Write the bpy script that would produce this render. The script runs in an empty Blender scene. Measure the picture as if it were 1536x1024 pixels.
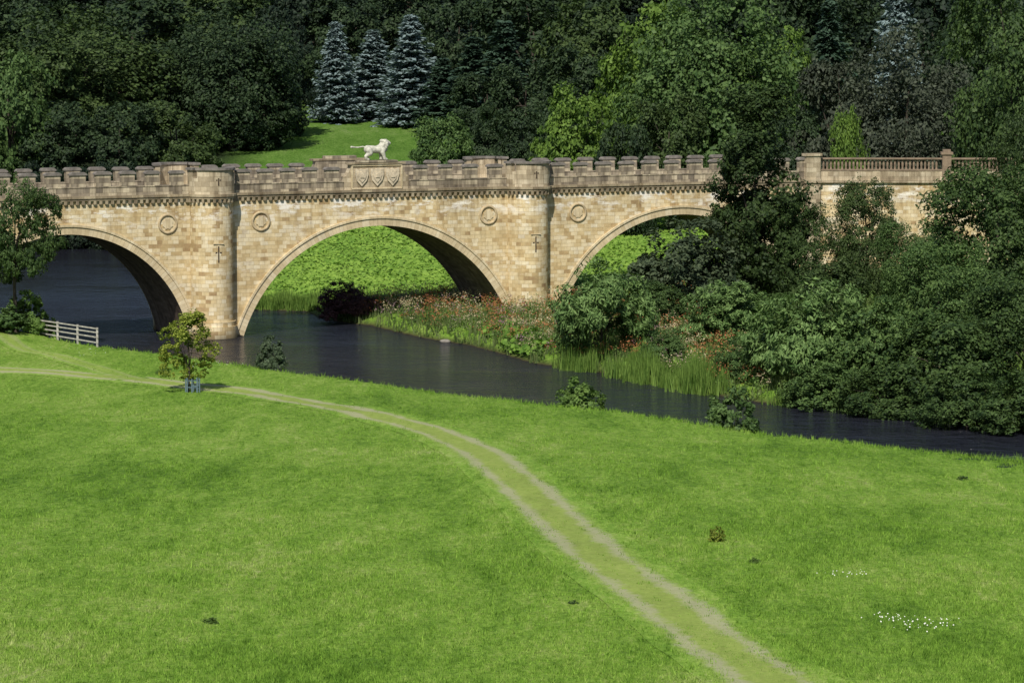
import bpy, math, random
import numpy as np
from mathutils import Vector, Matrix
rng=np.random.default_rng(11); random.seed(5)
C=bpy.context.scene.collection
R=math.radians
F=5000.; H=23.6; PT=math.atan(489/5000.); cp=math.cos(PT); sp=math.sin(PT)
def ray(px,py):
    a=(px-768)/F; b=(512-py)/F
    return a, cp+b*sp, -sp+b*cp
def unproj(px,py,z=0.):
    r=ray(px,py); t=(z-H)/r[2]; return (r[0]*t, r[1]*t)
def atY(px,py,Y):
    r=ray(px,py); t=Y/r[1]; return (r[0]*t, Y, H+r[2]*t)
# ---------------------------------------------------------------- terrain
near_px=[(60,510),(145,519),(230,530),(330,543),(420,555),(560,573),(700,590),(830,603),(1000,622),(1150,640),(1300,656),(1536,688),(1750,712)]
def crest(px,py):
    z=.8
    for _ in range(10):
        x,y=unproj(px,py,z); z=.8+.042*max(0,200-y)
    return (x,y+1.5)
NE=[(-39.,236.)]+[crest(x,y) for x,y in near_px]+[(90.,138.)]
far_px=[(1750,668),(1536,648),(1400,630),(1250,612),(1140,604),(1060,590),(1000,577),(930,563),(870,555),(800,545),(760,533),(700,517),(640,508),(590,497),(555,488),(500,482),(475,476),(462,468)]
FE=[(95.,165.)]+[unproj(x,y,0) for x,y in far_px]
BK=[(-15.5,265.5),(-22.,268.),(-27.,278.),(-30.,295.),(-33.,320.),(-40.,340.),(-52.,345.),(-60.,330.),(-56.,290.),(-52.,262.),(-46.,246.)]
POLY=np.array(NE+FE+BK)
NX=np.array([p[0] for p in NE]); NY=np.array([p[1] for p in NE])
def sdist(X,Y):
    X=np.asarray(X,float).ravel(); Y=np.asarray(Y,float).ravel()
    d=np.full(X.shape,1e9); ins=np.zeros(X.shape,bool)
    n=len(POLY)
    for i in range(n):
        x0,y0=POLY[i]; x1,y1=POLY[(i+1)%n]
        dx,dy=x1-x0,y1-y0; L=dx*dx+dy*dy
        t=np.clip(((X-x0)*dx+(Y-y0)*dy)/L,0,1)
        d=np.minimum(d,np.hypot(X-x0-t*dx,Y-y0-t*dy))
        c=((y0>Y)!=(y1>Y))
        with np.errstate(divide='ignore',invalid='ignore'):
            xi=(x1-x0)*(Y-y0)/(y1-y0 if y1!=y0 else 1e-9)+x0
        ins^=(c&(X<xi))
    return np.where(ins,-d,d)
def ss(a,b,x):
    t=np.clip((x-a)/(b-a),0,1); return t*t*(3-2*t)
def hgt(X,Y,dd=None):
    X=np.asarray(X,float).ravel(); Y=np.asarray(Y,float).ravel()
    d=sdist(X,Y) if dd is None else dd
    Nl=np.interp(X,NX,NY)
    near=.8+.042*np.maximum(0,200-Y)+.0017*np.maximum(0,85-Y)**2+1.0*ss(-30,-39,X)*ss(200,228,Y)
    near=near+.16*np.sin(X*.13+Y*.05)+.12*np.sin(Y*.17-X*.06+1.3)*ss(200,180,Y)+.05*np.sin(X*.9+.7*Y)*np.sin(Y*.6)
    e=np.minimum(np.maximum(d,0),400)
    far=.6+.06*np.maximum(e,np.minimum(np.maximum(Y-268,0),3*e))
    far=np.minimum(far,14)+.2*np.clip(Y-450,0,250)+.1*np.sin(X*.4)*np.sin(Y*.33)
    f=ss(-1.,6.,Y-Nl)
    f=np.where(d>0, np.where((Y-Nl)>0,ss(0,8,Y-Nl),0),f)
    b=near*(1-f)+far*f
    r=ss(-.2,1.8,d)
    z=np.where(d>0,b*(.06+.94*r),-1.3*np.minimum(1,-d/2.0))
    return z
def hz(x,y): return float(hgt([x],[y])[0])
def ground(px,py):
    z=1.
    for _ in range(12):
        x,y=unproj(px,py,z); z=.5*z+.5*hz(x,y)
    return x,y,z
# ---------------------------------------------------------------- helpers
def link(o,parent=None):
    C.objects.link(o)
    if parent is not None: o.parent=parent
    return o
def tag(o,label=None,cat=None,group=None,kind=None):
    if label: o['label']=label
    if cat: o['category']=cat
    if group: o['group']=group
    if kind: o['kind']=kind
    return o
def empty(name,loc,rz=0.,scale=None):
    o=bpy.data.objects.new(name,None); o.empty_display_size=.3; o.location=loc; o.rotation_euler=(0,0,rz)
    if scale: o.scale=scale
    return link(o)
def npmesh(name,V,Fc,mat=None,smooth=False):
    V=np.asarray(V,np.float32); Fc=np.asarray(Fc,np.int32); k=Fc.shape[1]
    me=bpy.data.meshes.new(name)
    me.vertices.add(len(V)); me.vertices.foreach_set('co',V.ravel())
    me.loops.add(Fc.size); me.loops.foreach_set('vertex_index',Fc.ravel())
    me.polygons.add(len(Fc)); me.polygons.foreach_set('loop_start',np.arange(0,Fc.size,k,dtype=np.int32))
    me.polygons.foreach_set('loop_total',np.full(len(Fc),k,np.int32))
    if smooth: me.polygons.foreach_set('use_smooth',np.ones(len(Fc),bool))
    me.update(calc_edges=True)
    if mat: me.materials.append(mat)
    return me
class MB:
    def __init__(s): s.v=[]; s.f=[]; s.uv=[]
    def add(s,vs,fs,uvf=None):
        b=len(s.v); vs=[Vector(p) for p in vs]; s.v+=vs
        for f in fs:
            s.f.append([b+i for i in f])
            if uvf: s.uv.append([uvf(vs[i]) for i in f])
            else:
                n=Vector((0,0,0))
                for i in range(len(f)):
                    a=vs[f[i]]; c=vs[f[(i+1)%len(f)]]; n+=a.cross(c)
                ax,ay,az=abs(n.x),abs(n.y),abs(n.z)
                if az>ax and az>ay: s.uv.append([(vs[i].x,vs[i].y) for i in f])
                elif ay>=ax: s.uv.append([(vs[i].x,vs[i].z) for i in f])
                else: s.uv.append([(vs[i].y+.3,vs[i].z) for i in f])
    def box(s,x0,x1,y0,y1,z0,z1):
        s.add([(x0,y0,z0),(x1,y0,z0),(x1,y1,z0),(x0,y1,z0),(x0,y0,z1),(x1,y0,z1),(x1,y1,z1),(x0,y1,z1)],
              [(0,3,2,1),(4,5,6,7),(0,1,5,4),(1,2,6,5),(2,3,7,6),(3,0,4,7)])
    def prism(s,poly,y0,y1):
        n=len(poly)
        s.add([(x,y0,z) for x,z in poly]+[(x,y1,z) for x,z in poly],
              [tuple(range(n)),tuple(range(2*n-1,n-1,-1))]+[(i,i+n,(i+1)%n+n,(i+1)%n) for i in range(n)])
    def arcblock(s,cx,cy,r0,r1,z0,z1,a0,a1,n=14,sg=1):
        vs=[]
        for i in range(n+1):
            a=R(a0+(a1-a0)*i/n); c,sn=math.cos(a),math.sin(a)*sg
            vs+=[(cx+r0*c,cy+r0*sn,z0),(cx+r1*c,cy+r1*sn,z0),(cx+r1*c,cy+r1*sn,z1),(cx+r0*c,cy+r0*sn,z1)]
        fs=[]
        for i in range(n):
            b=4*i
            for k in range(4): fs.append((b+k,b+(k+1)%4,b+4+(k+1)%4,b+4+k))
        fs+=[(3,2,1,0),(4*n,4*n+1,4*n+2,4*n+3)]
        def uvf(p): return (cx+1.7*math.atan2(p.x-cx,abs(p.y-cy)+1e-6), p.z)
        s.add(vs,fs,uvf)
    def tube(s,pts,rad,n=7):
        vs=[]; pts=[Vector(p) for p in pts]
        for i,p in enumerate(pts):
            d=(pts[min(i+1,len(pts)-1)]-pts[max(i-1,0)]).normalized()
            u=d.cross(Vector((.31,.95,.1))).normalized(); w=d.cross(u)
            for k in range(n):
                a=2*math.pi*k/n; vs.append(p+(u*math.cos(a)+w*math.sin(a))*rad[i])
        fs=[]
        for i in range(len(pts)-1):
            for k in range(n):
                fs.append((i*n+k,i*n+(k+1)%n,(i+1)*n+(k+1)%n,(i+1)*n+k))
        fs+=[tuple(range(n-1,-1,-1)),tuple(range((len(pts)-1)*n,len(pts)*n))]
        s.add(vs,fs)
    def mesh(s,name,mat,smooth=False):
        me=bpy.data.meshes.new(name); me.from_pydata([tuple(v) for v in s.v],[],s.f)
        ul=me.uv_layers.new(name='UVMap'); flat=[c for f in s.uv for uv in f for c in uv]
        ul.data.foreach_set('uv',flat)
        if smooth:
            for p in me.polygons: p.use_smooth=True
        me.materials.append(mat); me.update(); return me
    def build(s,name,mat,parent=None,smooth=False):
        return link(bpy.data.objects.new(name,s.mesh(name,mat,smooth)),parent)
# ---------------------------------------------------------------- materials
class NT:
    def __init__(s,name):
        s.m=bpy.data.materials.new(name); s.m.use_nodes=True; s.t=s.m.node_tree; s.t.nodes.clear()
        s.out=s.n('ShaderNodeOutputMaterial')
    def n(s,t,**k):
        o=s.t.nodes.new(t)
        for a,b in k.items(): setattr(o,a,b)
        return o
    def l(s,a,b): s.t.links.new(a,b)
    def mapv(s,vec,scale,loc=(0,0,0)):
        m=s.n('ShaderNodeMapping'); m.inputs['Scale'].default_value=scale; m.inputs['Location'].default_value=loc; s.l(vec,m.inputs['Vector']); return m.outputs[0]
    def noise(s,vec,sc,det=3.,ro=.55):
        o=s.n('ShaderNodeTexNoise'); o.inputs['Scale'].default_value=sc; o.inputs['Detail'].default_value=det; o.inputs['Roughness'].default_value=ro
        if vec is not None: s.l(vec,o.inputs['Vector'])
        return o.outputs[0]
    def ramp(s,fac,stops):
        r=s.n('ShaderNodeValToRGB'); e=r.color_ramp.elements
        e[0].position=stops[0][0]; e[1].position=stops[-1][0]
        for st in stops[1:-1]: e.new(st[0])
        for i,st in enumerate(stops):
            c=st[1]; c=(c,c,c) if not isinstance(c,tuple) else c
            e[i].color=(c[0],c[1],c[2],1)
        s.l(fac,r.inputs[0]); return r.outputs[0]
    def mix(s,fac,a,b,mode='MIX'):
        m=s.n('ShaderNodeMix',data_type='RGBA',blend_type=mode)
        for sock,v in ((m.inputs[0],fac),(m.inputs[6],a),(m.inputs[7],b)):
            if isinstance(v,(int,float)): sock.default_value=v
            elif isinstance(v,tuple): sock.default_value=(v[0],v[1],v[2],1)
            else: s.l(v,sock)
        return m.outputs[2]
    def math(s,op,a,b=0.,c=0.):
        m=s.n('ShaderNodeMath',operation=op)
        for i,v in enumerate((a,b,c)):
            if isinstance(v,(int,float)): m.inputs[i].default_value=v
            else: s.l(v,m.inputs[i])
        return m.outputs[0]
    def bsdf(s,col,rough=.8,bump=None,bs=.3,bd=.05,spec=.3):
        b=s.n('ShaderNodeBsdfPrincipled'); b.inputs['Roughness'].default_value=rough; b.inputs['Specular IOR Level'].default_value=spec
        if isinstance(col,tuple): b.inputs['Base Color'].default_value=(*col,1)
        else: s.l(col,b.inputs['Base Color'])
        if bump is not None:
            bp=s.n('ShaderNodeBump'); bp.inputs['Strength'].default_value=bs; bp.inputs['Distance'].default_value=bd
            s.l(bump,bp.inputs['Height']); s.l(bp.outputs[0],b.inputs['Normal'])
        return b
    def fin(s,sh): s.l(sh,s.out.inputs[0]); return s.m
def grass_col(t):
    g=t.n('ShaderNodeNewGeometry').outputs['Position']
    a=t.noise(t.mapv(g,(.06,.03,.05)),1.,4,.6)
    b=t.noise(t.mapv(g,(.5,.14,.3)),1.,6,.8)
    c=t.noise(t.mapv(g,(3.6,1.2,2.)),1.,4,.85)
    f=t.math('MULTIPLY_ADD',b,.5,t.math('MULTIPLY',c,.5))
    f=t.math('MULTIPLY_ADD',a,.30,t.math('MULTIPLY',f,.73))
    return t.ramp(f,[(.41,(.078,.160,.020)),(.465,(.128,.235,.030)),(.52,(.182,.305,.044)),(.575,(.24,.345,.068)),(.65,(.37,.41,.16))]), g
def mat_ground():
    t=NT('grass_ground'); col,g=grass_col(t)
    sx=t.n('ShaderNodeSeparateXYZ'); t.l(g,sx.inputs[0])
    mud=t.ramp(sx.outputs[2],[(.0,1.),(.35,0.)])
    col=t.mix(mud,col,(.055,.045,.025))
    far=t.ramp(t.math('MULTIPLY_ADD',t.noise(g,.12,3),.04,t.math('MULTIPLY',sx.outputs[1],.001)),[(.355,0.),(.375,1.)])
    col=t.mix(far,col,t.mix(1.,col,(.62,.70,.8),'MULTIPLY'))  # far lawn: tree shade painted in as darker, less lime grass
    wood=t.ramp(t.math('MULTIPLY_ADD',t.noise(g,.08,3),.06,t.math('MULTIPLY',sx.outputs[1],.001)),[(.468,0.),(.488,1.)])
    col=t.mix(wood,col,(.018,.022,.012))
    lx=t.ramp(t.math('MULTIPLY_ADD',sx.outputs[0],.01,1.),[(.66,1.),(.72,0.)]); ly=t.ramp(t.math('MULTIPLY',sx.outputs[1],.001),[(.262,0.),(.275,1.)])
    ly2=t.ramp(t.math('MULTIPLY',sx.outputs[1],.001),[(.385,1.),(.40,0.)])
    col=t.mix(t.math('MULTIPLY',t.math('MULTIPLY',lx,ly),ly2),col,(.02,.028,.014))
    col=t.mix(1.,col,t.ramp(t.noise(g,5.,4,.7),[(.3,.5),(.7,1.15)]),'MULTIPLY')
    return t.fin(t.bsdf(col,.95,t.noise(g,4.,5,.75),.9,.12,.05).outputs[0])
def mat_path(faint=False):
    t=NT('worn_track' if not faint else 'faint_track'); col,g=grass_col(t)
    uv=t.n('ShaderNodeUVMap'); s=t.n('ShaderNodeSeparateXYZ'); t.l(uv.outputs[0],s.inputs[0])
    v=t.math('ABSOLUTE',s.outputs[1])
    nz=t.noise(g,1.3,6,.85); nz2=t.noise(t.mapv(g,(.25,.10,.3)),1.,4,.6)
    d=t.math('ABSOLUTE',t.math('SUBTRACT',v,.56))
    rut=t.math('SUBTRACT',t.math('MULTIPLY_ADD',nz,1.15,t.math('MULTIPLY',nz2,1.0)),t.math('MULTIPLY',d,1.3))
    rut=t.ramp(rut,[(.74,0.),(1.2,1.)])
    rut=t.math('MULTIPLY',rut,t.ramp(v,[(.85,1.),(1.1,0.)]))
    mid=t.ramp(t.math('ADD',v,t.math('MULTIPLY_ADD',nz,1.3,-.65)),[(.45,1.),(1.1,0.)])
    col=t.mix(1.,col,t.ramp(t.noise(g,5.,4,.7),[(.3,.62),(.7,1.15)]),'MULTIPLY')
    col2=t.mix(t.math('MULTIPLY',mid,.35 if faint else .55),col,t.mix(t.noise(g,2.,5,.85),(.18,.25,.045),(.36,.35,.12)))
    gr=t.mix(t.noise(g,3.5,5,.9),(.20,.19,.09),(.46,.44,.31))
    col2=t.mix(t.math('MULTIPLY',rut,.25 if faint else .72),col2,gr)
    return t.fin(t.bsdf(col2,.95,t.noise(g,6.,4,.75),.7,.06,.05).outputs[0])
def mat_blade(name='grass_blades',mul=1.12):
    t=NT(name); col,g=grass_col(t)
    r=t.n('ShaderNodeNewGeometry').outputs['Random Per Island']
    col=t.mix(1.,col,t.ramp(r,[(0,.72*mul),(1,1.28*mul)]),'MULTIPLY')
    d=t.n('ShaderNodeBsdfDiffuse'); t.l(col,d.inputs[0]); tr=t.n('ShaderNodeBsdfTranslucent'); t.l(col,tr.inputs[0])
    m=t.n('ShaderNodeMixShader'); m.inputs[0].default_value=.3; t.l(d.outputs[0],m.inputs[1]); t.l(tr.outputs[0],m.inputs[2])
    return t.fin(m.outputs[0])
def mat_leaf(name,c1,c2,trans=.22,nsc=.5,rough=.6):
    t=NT(name); tc=t.n('ShaderNodeNewGeometry')
    n=t.noise(tc.outputs['Position'],nsc,3,.6)
    f=t.math('MULTIPLY_ADD',n,.9,t.math('MULTIPLY_ADD',tc.outputs['Random Per Island'],.5,-.2))
    col=t.ramp(f,[(.22,c1),(.75,c2)])
    b=t.bsdf(col,rough,spec=.18); tr=t.n('ShaderNodeBsdfTranslucent')
    t.l(t.mix(1.,col,(1.1,1.25,.7),'MULTIPLY'),tr.inputs[0])
    m=t.n('ShaderNodeMixShader'); m.inputs[0].default_value=trans; t.l(b.outputs[0],m.inputs[1]); t.l(tr.outputs[0],m.inputs[2])
    return t.fin(m.outputs[0])
def mat_plain(name,c,rough=.8,var=.25,sc=3.):
    t=NT(name); g=t.n('ShaderNodeNewGeometry').outputs['Position']; nz=t.noise(g,sc,4,.65)
    col=t.mix(1.,c,t.ramp(nz,[(.3,1-var),(.7,1+var)]),'MULTIPLY')
    return t.fin(t.bsdf(col,rough,nz,.4,.02).outputs[0])
def mat_stone(name,stops,bw=.58,rh=.29,mort=.010,stain=1.,white=0.,dark=(.55,.5,.45)):
    t=NT(name); uv=t.n('ShaderNodeUVMap').outputs[0]
    w=t.noise(uv,.9,2); uv2=t.n('ShaderNodeVectorMath',operation='ADD'); t.l(uv,uv2.inputs[0])
    cw=t.n('ShaderNodeCombineXYZ'); t.l(t.math('MULTIPLY_ADD',w,.10,-.05),cw.inputs[0]); t.l(t.math('MULTIPLY_ADD',w,.03,-.015),cw.inputs[1]); t.l(cw.outputs[0],uv2.inputs[1])
    b=t.n('ShaderNodeTexBrick'); b.inputs['Scale'].default_value=1.; b.inputs['Brick Width'].default_value=bw; b.inputs['Row Height'].default_value=rh
    b.inputs['Mortar Size'].default_value=mort; b.inputs['Mortar Smooth'].default_value=.4; b.offset=.47; b.offset_frequency=2; b.squash=.72; b.squash_frequency=3
    b.inputs['Color1'].default_value=(0,0,0,1); b.inputs['Color2'].default_value=(1,1,1,1); b.inputs['Mortar'].default_value=(.5,.5,.5,1); b.inputs['Bias'].default_value=0.
    t.l(uv2.outputs[0],b.inputs['Vector'])
    n1=t.noise(uv,.35,4,.6); n2=t.noise(uv,3.,4,.7); n3=t.noise(uv,.8,3,.6)
    fb=t.math('ADD',t.math('MULTIPLY_ADD',b.outputs[0],.70,t.math('MULTIPLY',n3,.6)),-.15)
    c0=t.ramp(fb,stops)
    c0=t.mix(1.,c0,t.ramp(n1,[(.25,.76),(.7,1.12)]),'MULTIPLY')
    c0=t.mix(1.,c0,t.ramp(n2,[(.25,.84),(.75,1.12)]),'MULTIPLY')
    st=t.noise(t.mapv(uv,(1.6,.16,1.)),1.,5,.7)
    sx=t.n('ShaderNodeSeparateXYZ'); t.l(uv,sx.inputs[0])
    up=t.ramp(t.math('MULTIPLY',sx.outputs[1],.1),[(.0,.9),(.12,.4),(.7,.35),(1.,.95)])
    f=t.math('MULTIPLY',t.math('MULTIPLY',t.ramp(st,[(.45,0.),(.68,1.)]),up),stain)
    c0=t.mix(f,c0,t.mix(1.,c0,dark,'MULTIPLY'))
    if white>0:
        wz=t.math('MULTIPLY',t.ramp(t.math('MULTIPLY',sx.outputs[1],.1),[(.80,0.),(.96,1.)]),t.ramp(t.noise(t.mapv(uv,(.5,1.4,1)),1.,5,.75),[(.52,0.),(.60,1.)]))
        c0=t.mix(t.math('MULTIPLY',wz,white),c0,(.80,.76,.68))
        wz2=t.ramp(t.noise(t.mapv(uv,(.22,.5,1),(7,3,0)),1.,5,.75),[(.58,0.),(.66,1.)])
        c0=t.mix(t.math('MULTIPLY',wz2,.5),c0,(.74,.67,.54))
        td=t.ramp(t.math('MULTIPLY_ADD',n1,.06,t.math('MULTIPLY',sx.outputs[1],.1)),[(.03,1.),(.10,0.)])
        c0=t.mix(t.math('MULTIPLY',td,.75),c0,(.10,.085,.05))
    c0=t.mix(b.outputs[1],c0,t.mix(1.,c0,(.74,.70,.65),'MULTIPLY'))
    hgt_=t.math('MULTIPLY_ADD',b.outputs[1],-1.,t.math('MULTIPLY',n2,.7))
    return t.fin(t.bsdf(c0,.9,hgt_,.5,.03,.1).outputs[0])
WALLST=[(.08,(.34,.23,.12)),(.24,(.50,.37,.19)),(.44,(.60,.475,.27)),(.65,(.66,.54,.335)),(.85,(.71,.62,.44)),(1.,(.46,.37,.26))]
M={}
M['wall']=mat_stone('golden_sandstone',WALLST,white=.9)
M['vous']=mat_stone('arch_sandstone',[(0,(.50,.40,.24)),(.5,(.60,.49,.31)),(1,(.66,.57,.40))],bw=.42,rh=.9,stain=.5)
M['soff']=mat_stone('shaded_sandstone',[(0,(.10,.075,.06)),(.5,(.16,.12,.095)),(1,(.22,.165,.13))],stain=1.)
M['para']=mat_stone('weathered_sandstone',[(.1,(.18,.15,.115)),(.4,(.29,.24,.175)),(.65,(.42,.35,.245)),(.85,(.56,.475,.335)),(1.,(.24,.20,.16))],bw=.7,rh=.36,stain=1.1,dark=(.38,.37,.36))
M['tpar']=mat_stone('tower_top_sandstone',[(.1,(.30,.24,.16)),(.5,(.47,.385,.26)),(.85,(.59,.50,.355)),(1.,(.32,.26,.19))],bw=.6,rh=.36,stain=1.,dark=(.42,.40,.38))
M['cap']=mat_plain('grey_coping_stone',(.17,.15,.13),.95,.4,2.)
M['string']=mat_stone('string_course_stone',[(0,(.17,.135,.095)),(.5,(.29,.235,.155)),(1,(.47,.39,.26))],bw=.9,rh=.4,stain=1.)
M['rnd']=mat_plain('roundel_stone',(.42,.33,.20),.9,.3,3.)
M['shield']=mat_plain('pale_carved_stone',(.50,.42,.30),.9,.35,4.)
M['hole']=mat_plain('slit_shadow',(.06,.043,.028),1.)
M['deck']=mat_plain('road_gravel',(.16,.15,.13),.95)
M['lion']=mat_plain('pale_lead_statue',(.48,.46,.38),.7,.4,4.)
M['bark']=mat_plain('bark',(.05,.04,.03),.95,.4)
M['wood']=mat_plain('bleached_wood',(.36,.34,.30),.85,.35)
M['guard']=mat_plain('blue_grey_guard_wood',(.10,.15,.17),.8)
M['stone']=mat_plain('river_stone',(.22,.20,.17),.9)
M['rail']=mat_plain('brown_railing_stone',(.21,.155,.105),.85,.35)
# ---------------------------------------------------------------- ground mesh
xs=np.concatenate([np.linspace(-900,-100,17)[:-1],np.arange(-100,100.1,.8),np.linspace(100,900,17)[1:]])
ys=np.concatenate([np.arange(-60,80,4.),np.arange(80,290,.8),np.arange(290,520,3.),np.linspace(520,1600,20)])
XX,YY=np.meshgrid(xs,ys); ZZ=hgt(XX,YY)
V=np.stack([XX.ravel(),YY.ravel(),ZZ],1)
nx,ny=len(xs),len(ys); ii=(np.arange(ny-1)[:,None]*nx+np.arange(nx-1)[None]).ravel()
Fc=np.stack([ii,ii+1,ii+nx+1,ii+nx],1)
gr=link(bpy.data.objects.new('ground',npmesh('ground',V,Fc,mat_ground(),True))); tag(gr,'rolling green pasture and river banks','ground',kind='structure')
# water
t=NT('river_water'); g=t.n('ShaderNodeNewGeometry').outputs['Position']
n1=t.noise(t.mapv(g,(.55,.62,1.)),1.3,5,.68); n2=t.noise(t.mapv(g,(.08,.16,1.)),1.,4,.6)
sxw=t.n('ShaderNodeSeparateXYZ'); t.l(g,sxw.inputs[0])
calm=t.ramp(t.math('MULTIPLY',sxw.outputs[1],.001),[(.247,1.),(.285,.12)])
hh=t.math('MULTIPLY',t.math('MULTIPLY',n1,t.ramp(n2,[(.34,.45),(.56,1.)])),calm)
b=t.bsdf((.016,.017,.024),.10,hh,1.,1.15,.5); b.inputs['IOR'].default_value=1.33
M['water']=t.fin(b.outputs[0])
mw=MB(); mw.add([(-130,130,0),(130,130,0),(130,360,0),(-130,360,0)],[(0,1,2,3)])
w=mw.build('river',M['water']); tag(w,'dark rippled river passing under the bridge','river',kind='structure')
# paths
def smooth_line(P,n=8):
    P=[Vector((*p,0)) for p in P]; out=[]
    for i in range(len(P)-1):
        p0=P[max(i-1,0)];p1=P[i];p2=P[i+1];p3=P[min(i+2,len(P)-1)]
        for k in range(n):
            u=k/n; out.append(.5*((2*p1)+(p2-p0)*u+(2*p0-5*p1+4*p2-p3)*u*u+(3*p1-p0-3*p2+p3)*u**3))
    out.append(P[-1]); return out
def path(name,pxs,wd,mat,label):
    L=smooth_line([ground(a,b)[:2] for a,b in pxs],10)
    mb=MB(); vs=[];uv=[];acc=0;K=12
    for i,p in enumerate(L):
        d=(L[min(i+1,len(L)-1)]-L[max(i-1,0)]).normalized(); nrm=Vector((-d.y,d.x,0))
        if i: acc+=(p-L[i-1]).length
        for k in range(K+1):
            s=-1.25+2.5*k/K; q=p+nrm*s*wd/2; vs.append([q.x,q.y,0]); uv.append((acc,s))
    z=hgt([v[0] for v in vs],[v[1] for v in vs])
    for v,zz in zip(vs,z): v[2]=zz+.02
    fs=[(i*(K+1)+k,i*(K+1)+k+1,(i+1)*(K+1)+k+1,(i+1)*(K+1)+k) for i in range(len(L)-1) for k in range(K)]
    mb.v=[Vector(v) for v in vs]; mb.f=[list(f) for f in fs]; mb.uv=[[uv[i] for i in f] for f in fs]
    o=mb.build(name,mat,smooth=True); tag(o,label,'path',kind='structure'); return L
PL=path('path',[(1500,1250),(1330,1140),(1140,1010),(1068,960),(990,900),(918,850),(860,800),(806,750),(757,707),(712,675),(650,648),(575,627),(500,610),(430,598),(360,587),(260,575),(150,564),(50,556),(-80,550)],3.1,mat_path(),'worn grassy farm track with two wheel ruts curving across the field')
P2=path('path',[(-80,500),(20,514),(80,532),(140,550),(200,569)],1.8,mat_path(True),'faint narrow footpath joining the farm track at the left')
# ---------------------------------------------------------------- bridge
TH=R(25); X0=-10.19; Y0=250.
br=empty('stone_bridge',(X0,Y0,0),TH); tag(br,'long battlemented golden stone bridge with round towers over three arches','bridge')
W=7.5; ZT=10.4; SL=-58
arches=[(-24.2,9.3,9.42,-1.52),(0.2,10.9,11.47,-3.57),(25.8,10.6,(10.6**2+8.1**2)/16.2,8.1-(10.6**2+8.1**2)/16.2)]
mb=MB()
segs=[(SL,-33.5,None),(-33.5,-14.9,0),(-14.9,-10.7,None),(-10.7,11.1,1),(11.1,15.2,None),(15.2,36.4,2),(36.4,38,None)]
for a,b_,k in segs:
    if k is None: mb.box(a,b_,0,W,-1.6,ZT)
    else:
        c,h,r,zc=arches[k]; n=48
        ss_=[c-h*math.cos(math.pi*i/n) for i in range(n+1)]
        zz_=[max(0,math.sqrt(max(0,r*r-(x-c)**2))+zc) for x in ss_]
        for i in range(n):
            for y in (0,W):
                mb.add([(ss_[i],y,zz_[i]),(ss_[i+1],y,zz_[i+1]),(ss_[i+1],y,ZT),(ss_[i],y,ZT)],[(0,1,2,3) if y==0 else (3,2,1,0)])
        sb=MB()
        arc=0
        for i in range(n):
            l=math.hypot(ss_[i+1]-ss_[i],zz_[i+1]-zz_[i])
            q=[(ss_[i],0.002,zz_[i]),(ss_[i+1],0.002,zz_[i+1]),(ss_[i+1],W-.002,zz_[i+1]),(ss_[i],W-.002,zz_[i])]
            sb.v+= [Vector(p) for p in q]; bb=len(sb.v)-4; sb.f.append([bb,bb+3,bb+2,bb+1]); sb.uv.append([(0,arc),(W,arc),(W,arc+l),(0,arc+l)]); arc+=l
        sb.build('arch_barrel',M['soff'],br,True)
        for yy,sg in ((0,-1),(W,1)):
            rb=MB(); al=math.asin(min(1,h/r)); n2=56
            for (ra,rb_,pr) in ((r-.02,r+.52,.07),(r+.52,r+.68,.15)):
                vs=[];uvs=[]
                for i in range(n2+1):
                    a=-al+2*al*i/n2
                    for (rr,p) in ((ra,-.01),(ra,pr),(rb_,pr),(rb_,-.01)):
                        vs.append(Vector((c+rr*math.sin(a),yy+sg*p,max(-.5,zc+rr*math.cos(a))))); uvs.append((a*r,rr-r+.1))
                bb=len(rb.v); rb.v+=vs
                for i in range(n2):
                    for kk in range(3):
                        f=[4*i+kk,4*i+kk+1,4*i+5+kk,4*i+4+kk]; rb.f.append([bb+j for j in f]); rb.uv.append([uvs[j] for j in f])
            rb.build('arch_ring',M['vous'],br)
mb.build('wall',M['wall'],br)
db=MB(); db.box(SL,38,.4,W-.4,ZT+.005,ZT+.12); db.build('deck',M['deck'],br)
TW=[-13.15,12.5]; TR=1.62
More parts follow.
